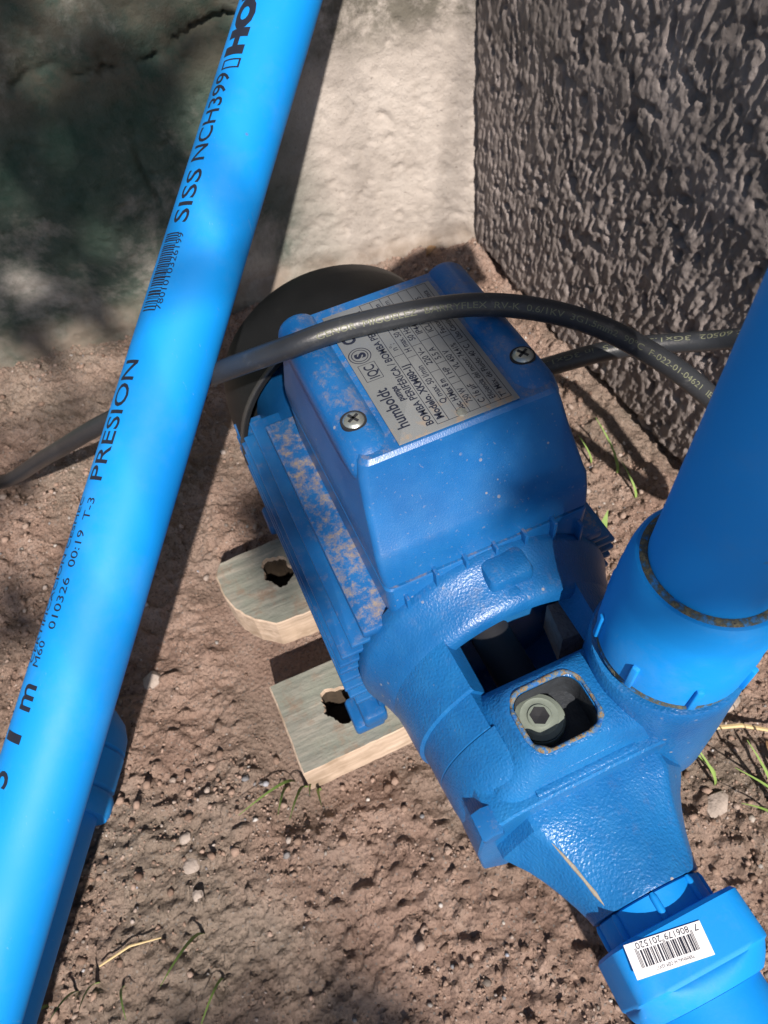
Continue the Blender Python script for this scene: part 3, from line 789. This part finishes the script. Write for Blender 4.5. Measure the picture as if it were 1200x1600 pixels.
def rbar(t0, t1, a0, a1):
    k = 6; vs = []
    for i in range(k + 1):
        a = R(a0 + (a1 - a0) * i / k); vs += [LP(t0, a, PR + .00012), LP(t1, a, PR + .00012)]
    m.add(vs, [(2 * i, 2 * i + 1, 2 * i + 3, 2 * i + 2) for i in range(k)])
tt = .1660; rr_ = random.Random(5)
while tt < .1990:
    w_ = rr_.choice((.0003, .0006, .0006, .0009)); rbar(tt, tt + w_, -10, -36); tt += w_ + rr_.choice((.00035, .0005, .0008))
ring_txt('7801010326199', .1665, .1990, -2, .0026)
for a_, b_ in ((2, -1), (-26, -29)): rbar(.2735, .2780, a_, b_)
rbar(.2735, .2742, 2, -29); rbar(.2773, .2780, 2, -29)
m.build('pipe_lettering', M['ink'], lpw, smooth=0, fix=False)

# ------------------------------------------------------------------ capped pipe lying under it
d = Vector((-.0196, -.0881, 0)).normalized(); side = Vector((d.y, -d.x, 0))
rad = .0225
edge = Vector((-.1589, .1261, 0))
base0 = edge + Vector((-.984, .219, 0)) * (rad + .0045)
q0 = Vector((base0.x, base0.y, .030))
gp = empty('capped_pipe', q0)
tag(gp, 'blue pipe with rounded end cap lying on the soil under the leaning pipe', 'pipe', 'blue plastic pipes')
GF = frame((0, 0, 0), d)
m = MB(); m.lathe([(-.02, rad - .002), (-.02, rad), (.9, rad), (.9, rad - .002)], GF, 56); m.build('pipe_wall', M['pvc'], gp)
m = MB(); m.lathe([(.0045, rad), (.0045, rad + .0045), (.002, rad + .0056), (-.004, rad + .0058), (-.0062, rad + .0048), (-.0068, rad + .0034), (-.0078, rad + .0036), (-.009, rad + .0046), (-.0255, rad + .0046), (-.0263, rad + .0034), (-.0272, rad + .0034),
                  (-.0280, rad + .0044), (-.036, rad + .0036), (-.043, rad + .0005), (-.049, rad - .0055), (-.0528, rad - .013), (-.0545, .0)], GF, 64)
cap = m.build('end_cap', M['pvcd'], gp, smooth=30)

# ------------------------------------------------------------------ cable
cab = [(-.2600, .0, 0), ]
CB1 = [(-.62, -.36, .004), (-.52, -.30, .005), (-.4700, -.2640, .006), (-.4223, -.2262, .0180), (-.3395, -.1661, .1008), (-0.2962, -0.1285, 0.1466), (-0.2693, -0.0964, 0.1741), (-0.2469, -0.0726, 0.1956), (-.2240, -.0403, .2155), (-.2182, -.0131, .2195), (-.2061, .0291, .2200), (-.1900, .0645, .2106), (-.1709, .0924, .1928), (-.1559, .1146, .1704),
       (-.140, .134, .145), (-.118, .150, .120), (-.101, .157, .122), (-.099, .157, .148), (-.118, .155, .170), (-.145, .150, .181), (-.1679, .1421, .1822), (-.1874, .1318, .1715), (-.2070, .1007, .1651), (-.2173, .0645, .1599), (-.2225, .050, .158), (-.232, .038, .158)]
wpts = [PM @ Vector(p) for p in CB1]
path = catmull(wpts, 12)
cb0 = path[0].copy()
ca = empty('power_cable', cb0)
tag(ca, 'black rubber power cable arching over the pump box towards the left', 'cable')
CR = .00445
m = MB(); m.tube([p - cb0 for p in path], CR, 18); sheath = m.build('cable_sheath', M['rubber'], ca, smooth=60)
# arc length parametrisation with an up vector facing the sky
acc = [0]
for i in range(1, len(path)): acc.append(acc[-1] + (path[i] - path[i - 1]).length)
def at_len(sv):
    i = min(max(np.searchsorted(acc, sv) - 1, 0), len(path) - 2); f_ = (sv - acc[i]) / (acc[i + 1] - acc[i])
    p = path[i].lerp(path[i + 1], f_); ta = (path[min(i + 2, len(path) - 1)] - path[max(i - 1, 0)]).normalized()
    return p, ta
def seg_len(idx): return acc[idx * 12]
m = MB()
toview = Vector((0.0, -0.5, 0.86)).normalized()
def ctext(s, s0, L, th0, h):
    def fn(x, y, k):
        p, ta = at_len(s0 + x); n = (toview - ta * toview.dot(ta)).normalized(); bt = n.cross(ta)
        a = th0 + y / CR
        return p + (n * math.cos(a) + bt * math.sin(a)) * (CR + .00005) - cb0
    put_text(m, s, h / .7, fn, L, 0, edge=.0012)
s8, s11 = seg_len(8), seg_len(12)
ctext('GENOR  MIGUELEZ  BARRYFLEX  RV-K  0.6/1KV  3G1.5mm2  90ºC  F-022-01-04621  IEC 60502', seg_len(8) + .012, seg_len(13) - seg_len(8) - .004, -.62, .0023)
m.build('cable_print', M['print'], sheath, smooth=0, fix=False)
m = MB()
ctext('IEC 60502  3Gx1.5 - 2x2.5  in 3Gx1.5', seg_len(20), seg_len(23) - seg_len(20) - .004, -.35, .0022)
m.build('cable_print', M['print'], sheath, smooth=0, fix=False)
m = MB(); gl = frame((-.2250, .0440, .158), (.16, .95, .05)); m.lathe([(0, .0), (0, .0075), (.009, .0075), (.010, .006), (.015, .0055), (.016, .0)], gl, 20); m.build('cable_gland', M['dark'], base)

# ------------------------------------------------------------------ wooden boards
def plank(name, outline, z0, z1, holes, mats, label, group, rag=.0):
    o = empty(name, PM @ Vector((0, 0, 0)), AZ)
    N = 120
    # resample the outline
    P = [Vector((*p, 0)) for p in outline]; P.append(P[0]); L = [0]
    for i in range(1, len(P)): L.append(L[-1] + (P[i] - P[i - 1]).length)
    def samp(u_):
        s_ = u_ * L[-1]; i = min(int(np.searchsorted(L, s_, side='right')) - 1, len(P) - 2); return P[i].lerp(P[i + 1], (s_ - L[i]) / (L[i + 1] - L[i]))
    us = sorted(set([round(i / N, 6) for i in range(N)] + [round(l / L[-1], 6) for l in L[:-1]]))
    ring = [samp(u_) for u_ in us]
    hc = Vector((*holes[0][:2], 0)); hr = holes[0][2]
    n = len(ring); rr = random.Random(hash(label) % 99 if False else len(label))
    hole = []
    for i, p in enumerate(ring):
        a = math.atan2(p.y - hc.y, p.x - hc.x); hole.append((a, hc + Vector((math.cos(a), math.sin(a), 0)) * hr * (1 + .16 * math.sin(2 * a + 1) + .10 * math.sin(5 * a + 2) + rr.uniform(-.05, .05))))
    hole = [h[1] for h in hole]
    jit = [Vector((rr.uniform(-1, 1), rr.uniform(-1, 1), 0)) * rag for _ in ring]
    ring = [p + j for p, j in zip(ring, jit)]
    cen = Vector((sum(p.x for p in ring) / n, sum(p.y for p in ring) / n, 0))
    inset = [p + (cen - p).normalized() * .0009 for p in ring]
    def lv(rg, zz): return [(p.x, p.y, zz) for p in rg]
    mb = MB()
    mb.loft([lv(ring, z0), lv(ring, z0 + (z1 - z0) * .5), lv(ring, z1 - .0010)], (True, False), mi=1)
    mb.loft([lv(ring, z1 - .0010), lv(inset, z1)], (False, False), mi=1)
    mid = [p.lerp(h, .5) for p, h in zip(inset, hole)]
    mb.loft([lv(inset, z1), lv(mid, z1), lv(hole, z1)], (False, False), mi=0)
    mb.loft([lv(hole, z1), lv([hc + (h - hc) * .95 for h in hole], z1 - .003)], (False, False), mi=1)
    mb.loft([lv([hc + (h - hc) * .95 for h in hole], z1 - .003), lv([hc + (h - hc) * 1.0 for h in hole], z0 + .001)], (False, True), mi=2)
    b = mb.build('board', mats, o, smooth=25)
    tag(o, label, 'board', group)
    return o
ZB0, ZB1 = .002, .028
plank('wooden_board', [(-.1392, -.1005), (-.1392, .092), (-.1900, .090), (-.1912, -.1012)], ZB0, ZB1, [(-.1655, -.0705, .0095)], [M['wood'], M['woodcut'], M['woodin']], 'square ended grey wooden board under the front of the pump', 'boards under the pump', .0002)
plank('wooden_board', [(-.2255, -.086), (-.2245, -.066), (-.2245, .085), (-.2810, .085), (-.2812, -.060), (-.2800, -.104), (-.272, -.1085), (-.256, -.1075), (-.245, -.1040), (-.234, -.096)], ZB0, ZB1 - .0005, [(-.2590, -.0730, .0098)], [M['wood'], M['woodcut'], M['woodin']], 'round ended grey wooden board under the fan end of the pump', 'boards under the pump', .0004)

# ------------------------------------------------------------------ soil crumbs, pebbles, stones
def ico(sub):
    bm = bmesh.new(); bmesh.ops.create_icosphere(bm, subdivisions=sub, radius=1.0)
    v = np.array([x.co[:] for x in bm.verts]); f = np.array([[q.index for q in p.verts] for p in bm.faces]); bm.free(); return v, f
IV, IF = ico(1)
def scatter(name, pts, rads, mat, flat=.75, sink=.35, label=None):
    vs = []; fs = []; o = 0
    h = ground_h(pts[:, 0], pts[:, 1])
    for i in range(len(pts)):
        q = rng.normal(size=(3, 3)); q, _ = np.linalg.qr(q)
        v = IV * (1 + rng.uniform(-.28, .28, size=(len(IV), 1))) * (1, rng.uniform(.65, 1), rng.uniform(.55, .95))
        v = (v @ q) * (1, 1, flat) * rads[i]
        vs.append(v + (pts[i, 0], pts[i, 1], h[i] + rads[i] * flat * (1 - sink * 1.4))); fs.append(IF + o); o += len(IV)
    V = np.concatenate(vs); F = np.concatenate(fs)
    me = bpy.data.meshes.new(name)
    me.vertices.add(len(V)); me.vertices.foreach_set('co', V.astype(np.float32).ravel())
    me.loops.add(len(F) * 3); me.loops.foreach_set('vertex_index', F.astype(np.int32).ravel())
    me.polygons.add(len(F)); me.polygons.foreach_set('loop_start', np.arange(0, len(F) * 3, 3, dtype=np.int32)); me.polygons.foreach_set('loop_total', np.full(len(F), 3, dtype=np.int32))
    me.update(calc_edges=True); me.validate(); me.materials.append(mat)
    ob = bpy.data.objects.new(name, me); COL.objects.link(ob); tag(ob, label, None, None, 'stuff'); return ob
def clear_mask(p):
    ca_, sa_ = math.cos(AZ), math.sin(AZ)
    a = p[:, 0] * ca_ + p[:, 1] * sa_; b = -p[:, 0] * sa_ + p[:, 1] * ca_ - OFF
    wood = (b > -.112) & (b < .095) & (((a > -.195) & (a < -.136)) | ((a > -.285) & (a < -.221)))
    wall = ((p[:, 0] - CORNER[0]) * .970 + (p[:, 1] - CORNER[1]) * .242 > -.004) | ((p[:, 1] - CORNER[1]) * .990 - (p[:, 0] - CORNER[0]) * .139 > -.006)
    return ~(wood | wall)
def field(n, lo, hi, seed, dens=None):
    r_ = np.random.default_rng(seed); p = r_.uniform(lo, hi, size=(n, 2)); p = p[clear_mask(p)]
    if dens is not None: p = p[r_.random(len(p)) < dens(p)]
    return p
dn = lambda p: np.clip(smooth(.40, .62, fbm(p[:, 0], p[:, 1], 16, 3, 201)) * .8 + .12 + .8 * np.exp(-((((p[:, 0] - CORNER[0]) * .970 + (p[:, 1] - CORNER[1]) * .242) + .03) / .03) ** 2), 0, 1)
p = field(30000, (-.30, -.02), (.27, .58), 301, dn); scatter('soil_crumbs', p, .00058 * (1 + rng.pareto(2.6, len(p))).clip(1, 4.6), M['crumb'], .8, .3, 'brown soil crumbs strewn over the bare ground')
p = field(1500, (-.30, -.02), (.27, .57), 302, dn); scatter('pebbles', p, .0008 * (1 + rng.pareto(3.0, len(p))).clip(1, 3.0), M['pebble'], .7, .3, 'small pale pebbles strewn over the soil')
IV3, IF3 = ico(2)
def stone(x, y, r, sx, sy, sz, rz, label, seed, mat=M['stone']):
    rs = np.random.default_rng(seed)
    v = IV3 * (1 + rs.uniform(-.10, .10, size=(len(IV3), 1)))
    for _ in range(5):
        nrm = rs.normal(size=3); nrm /= np.linalg.norm(nrm); dd = v @ nrm; cut = rs.uniform(.55, .8); v = v - np.maximum(dd - cut, 0)[:, None] * nrm
    v = v * (sx * r, sy * r, sz * r)
    mb = MB(); mb.add(v, [tuple(q) for q in IF3]); o = mb.build('stone', mat, None, smooth=35)
    o.location = (x, y, float(ground_h(x, y)) + sz * r * .12); o.rotation_euler = (0, 0, rz); tag(o, label, 'stone', 'stones lying on the soil'); return o
stone(.160, .140, .012, 1.25, .8, .45, .2, 'flat pale grey stone right behind the pump outlet', 1)
stone(.143, .090, .0065, 1.3, .9, .4, .7, 'flat brownish stone beside the dark hole right of the suction cone', 2)
stone(-.1270, .113, .0032, 1.2, 1, .7, .4, 'whitish pebble midway between the capped pipe and the front board', 3)
stone(-.1235, .0985, .0050, 1.1, .9, .6, 1.2, 'largest pale stone of the cluster in front of the front board', 4)
stone(-.150, .206, .0062, 1.2, .9, .6, .5, 'speckled grey stone right of the leaning pipe beside the small dark hole', 5)
stone(-.1185, .0840, .0030, 1, 1, .8, .1, 'small white stone below the pale stone cluster in front of the board', 6)

# ------------------------------------------------------------------ grass, straw, leaf
def blade(mb, x, y, h, lean_dir, bend, w=.0016, seg=8):
    z0 = float(ground_h(x, y)) - .002; dx, dy = math.cos(lean_dir), math.sin(lean_dir); px, py = -dy, dx
    L = []; Rr = []; T = []
    for i in range(seg + 1):
        t_ = i / seg; off = bend * t_ * t_; zz = z0 + h * (t_ - .28 * (bend / max(h, 1e-6)) * t_ * t_ * .6)
        ww = w * .5 * (1 - t_ ** 1.8) + .00012; c = Vector((x + dx * off, y + dy * off, zz))
        L.append(c + Vector((px, py, 0)) * ww); Rr.append(c - Vector((px, py, 0)) * ww); T.append(c + Vector((dx * .0002, dy * .0002, -.0003)))
    n = seg + 1; vs = L + T + Rr; fs = []
    for i in range(seg): fs += [(i, i + 1, n + i + 1, n + i), (n + i, n + i + 1, 2 * n + i + 1, 2 * n + i), (i, 2 * n + i, 2 * n + i + 1, i + 1)]
    mb.add(vs, fs)
def tuft(x, y, specs, label):
    specs = [(a, b, c_ * 1.25, d_, e_ * 1.25, w_ * 1.15) for a, b, c_, d_, e_, w_ in specs]
    o = empty('grass_tuft', (x, y, 0)); tag(o, label, 'grass', 'grass sprouting from the soil')
    for (dx, dy, h, ld, be, w_) in specs:
        mb = MB(); blade(mb, x + dx, y + dy, h, R(ld), be, w_); b = mb.build('blade', M['grass'], o, smooth=50, fix=False)
        b.location = (-x, -y, 0)
    return o
tuft(-.0640, .132, [(0, 0, .030, -100, .020, .0018), (-.006, .004, .026, -140, .026, .0016), (.004, .002, .024, -85, .012, .0017), (-.010, .001, .022, -95, .016, .0016), (.007, -.003, .028, -75, .014, .0018)], 'small green grass tuft at the left corner of the front board')
tuft(-.1170, .068, [(0, 0, .030, -112, .020, .0017), (.010, -.020, .020, -105, .018, .0012)], 'single long green blade on the bare soil between the pipes and the pump')
tuft(-.1770, .0520, [(0, 0, .020, -100, .010, .0014), (.010, .002, .022, -80, .010, .0013), (.022, -.001, .018, -60, .014, .0013), (-.012, -.004, .015, -130, .010, .0012)], 'thin sparse grass at the lower left beside the capped pipe')
tuft(.122, .5560, [(0, 0, .038, 100, .006, .0018), (.006, -.004, .020, 60, .006, .0013)], 'lone grass blade standing in the corner of the walls')
tuft(.1700, .086, [(0, 0, .034, 120, .022, .0022), (.002, .002, .030, 95, .016, .0020), (.006, 0, .026, 150, .024, .0018), (.010, .002, .040, 110, .016, .002), (-.002, -.004, .022, 170, .016, .0014)], 'largest grass tuft at the right edge in front of the pump outlet')
tuft(.146, .100, [(0, 0, .022, 120, .020, .0014), (.002, .004, .020, 140, .018, .0012)], 'two thin grass blades just right of the suction cone')
tuft(.1560, .300, [(0, 0, .030, 115, .022, .0018), (.006, -.02, .018, 110, .016, .0014), (-.014, .012, .016, 120, .012, .0012)], 'grass blades leaning along the foot of the ridged wall')
tuft(.1330, .2580, [(0, 0, .012, 60, .008, .0050)], 'tiny bright green leaf beside the motor fins on the right')
m = MB(); z_ = .006
m.tube([Vector((.150, .126, .006)), Vector((.166, .1245, .0075)), Vector((.182, .119, .007)), Vector((.205, .118, .008))], [.0011, .0012, .001, .0007], 6)
tag(m.build('straw', M['straw'], None), 'pale dry straw lying on the soil right of the pump outlet', 'straw')
m = MB(); m.tube([Vector((-.165, .060, .006)), Vector((-.150, .066, .009)), Vector((-.136, .068, .006))], [.0005, .0006, .0003], 6)
tag(m.build('straw', M['straw'], None), 'short dry straw lying on the soil at the lower left', 'straw')
def leaf(x, y, r, rz, label):
    mb = MB(); n = 9; vs = []
    for i in range(n + 1):
        t_ = i / n; w_ = r * .42 * math.sin(math.pi * min(1, t_ * .97 + .02)) ** .8
        for k in (-1, 0, 1): vs.append((r * (t_ * 2 - 1), k * w_, .0025 * abs(k) + .003 * math.sin(t_ * 3)))
    vs += [(a_, b_, c_ - .0004) for a_, b_, c_ in vs]; o_ = 3 * (n + 1); fs = []
    for i in range(n):
        for k in (0, 1):
            q = 3 * i + k; fs += [(q, q + 3, q + 4, q + 1), (o_ + q, o_ + q + 1, o_ + q + 4, o_ + q + 3)]
    mb.add(vs, fs); o = mb.build('dead_leaf', M['leaf'], None, smooth=60, fix=False); o.location = (x, y, float(ground_h(x, y)) + .003); o.rotation_euler = (0, .15, rz); tag(o, label, 'leaf')
leaf(.180, .108, .009, 1.7, 'curled brown dead leaf on the soil at the right edge')
leaf(.072, .546, .008, .9, 'broken dead leaf in the litter at the foot of the corner')

# ------------------------------------------------------------------ leafy branch out of view, added to throw the dappled shade
br = empty('shade_branch', (-.10, -1.20, 1.55))
tag(br, 'unseen leafy branch added above the corner to throw dappled shade', 'branch')
lf = MB(); n = 6; vs = []
for i in range(n + 1):
    t_ = i / n; w_ = .38 * math.sin(math.pi * min(1, t_ * .96 + .03)) ** .8
    vs += [(t_ * 2 - 1, -w_, .10 * math.sin(t_ * 3)), (t_ * 2 - 1, 0, .10 * math.sin(t_ * 3) - .06), (t_ * 2 - 1, w_, .10 * math.sin(t_ * 3))]
vs += [(a_, b_, c_ - .012) for a_, b_, c_ in vs]; o_ = 3 * (n + 1); fs = []
for i in range(n):
    for k in (0, 1):
        q = 3 * i + k; fs += [(q, q + 3, q + 4, q + 1), (o_ + q, o_ + q + 1, o_ + q + 4, o_ + q + 3)]
lf.add(vs, fs)
leaf0 = lf.build('leaf', M['grass'], br, smooth=60, fix=False)
rl = random.Random(21); first = True; tips = []
# (point the shade falls on, spread, number of leaves)
SHADE = [((-.15, .53, .165), (.06, .0, .055), 80), ((-.25, .50, .10), (.05, .02, .06), 40), ((.05, .56, .235), (.09, .0, .016), 16),
         ((-.29, .33, .0), (.05, .09, .0), 44), ((-.07, .00, .0), (.05, .04, .0), 18), ((-.072, .315, .0), (.014, .034, .0), 26), ((.10, .085, .30), (.012, .012, .03), 9)]
for k in range(9):                                              # a spray added to shade the right half of the pump box
    q_ = PM @ Vector((-.250 + k * .017, .036, .212 if k < 6 else .17)); SHADE.append(((q_.x, q_.y, q_.z), (.007, .007, .004), 5))
for c_, sp_, nl in SHADE:
    for _ in range(nl):
        tgt = Vector([c_[i] + rl.gauss(0, 1) * sp_[i] * .75 for i in range(3)])
        if tgt.y > .45 and tgt.z < .205: tgt.x = min(tgt.x, -.095 - .02 * rl.random())
        p = tgt + sun_dir * rl.uniform(1.7, 2.3)
        if first: o = leaf0; first = False
        else: o = leaf0.copy(); COL.objects.link(o); o.parent = br
        o.location = p - br.location
        o.rotation_euler = (rl.uniform(-.7, .7), rl.uniform(-.7, .7), rl.uniform(0, 6.28))
        o.scale = (1, 1, 1) if False else (rl.uniform(.022, .038),) * 3
        if sp_[0] == .014: o.scale = (.019,) * 3
        tips.append(p - br.location)
tw = MB()
tips.sort(key=lambda v: v.x)
main = catmull([(-.9, -.5, .35), (-.45, -.25, .14), (-.15, -.06, .06), (.15, .10, .02), (.45, .22, -.02)], 10)
tw.tube(main, [.012 * (1 - i / len(main)) + .002 for i in range(len(main))], 8)
tw.build('twig', M['stem'], br)
for k, tp in enumerate(tips):
    if k % 11 == 0:
        q = min(main, key=lambda v: (v - tp).length); tm = MB(); tm.tube([q, q.lerp(tp, .5) + Vector((0, 0, .02)), tp], [.0022, .0014, .0008], 5); tm.build('twig', M['stem'], br)
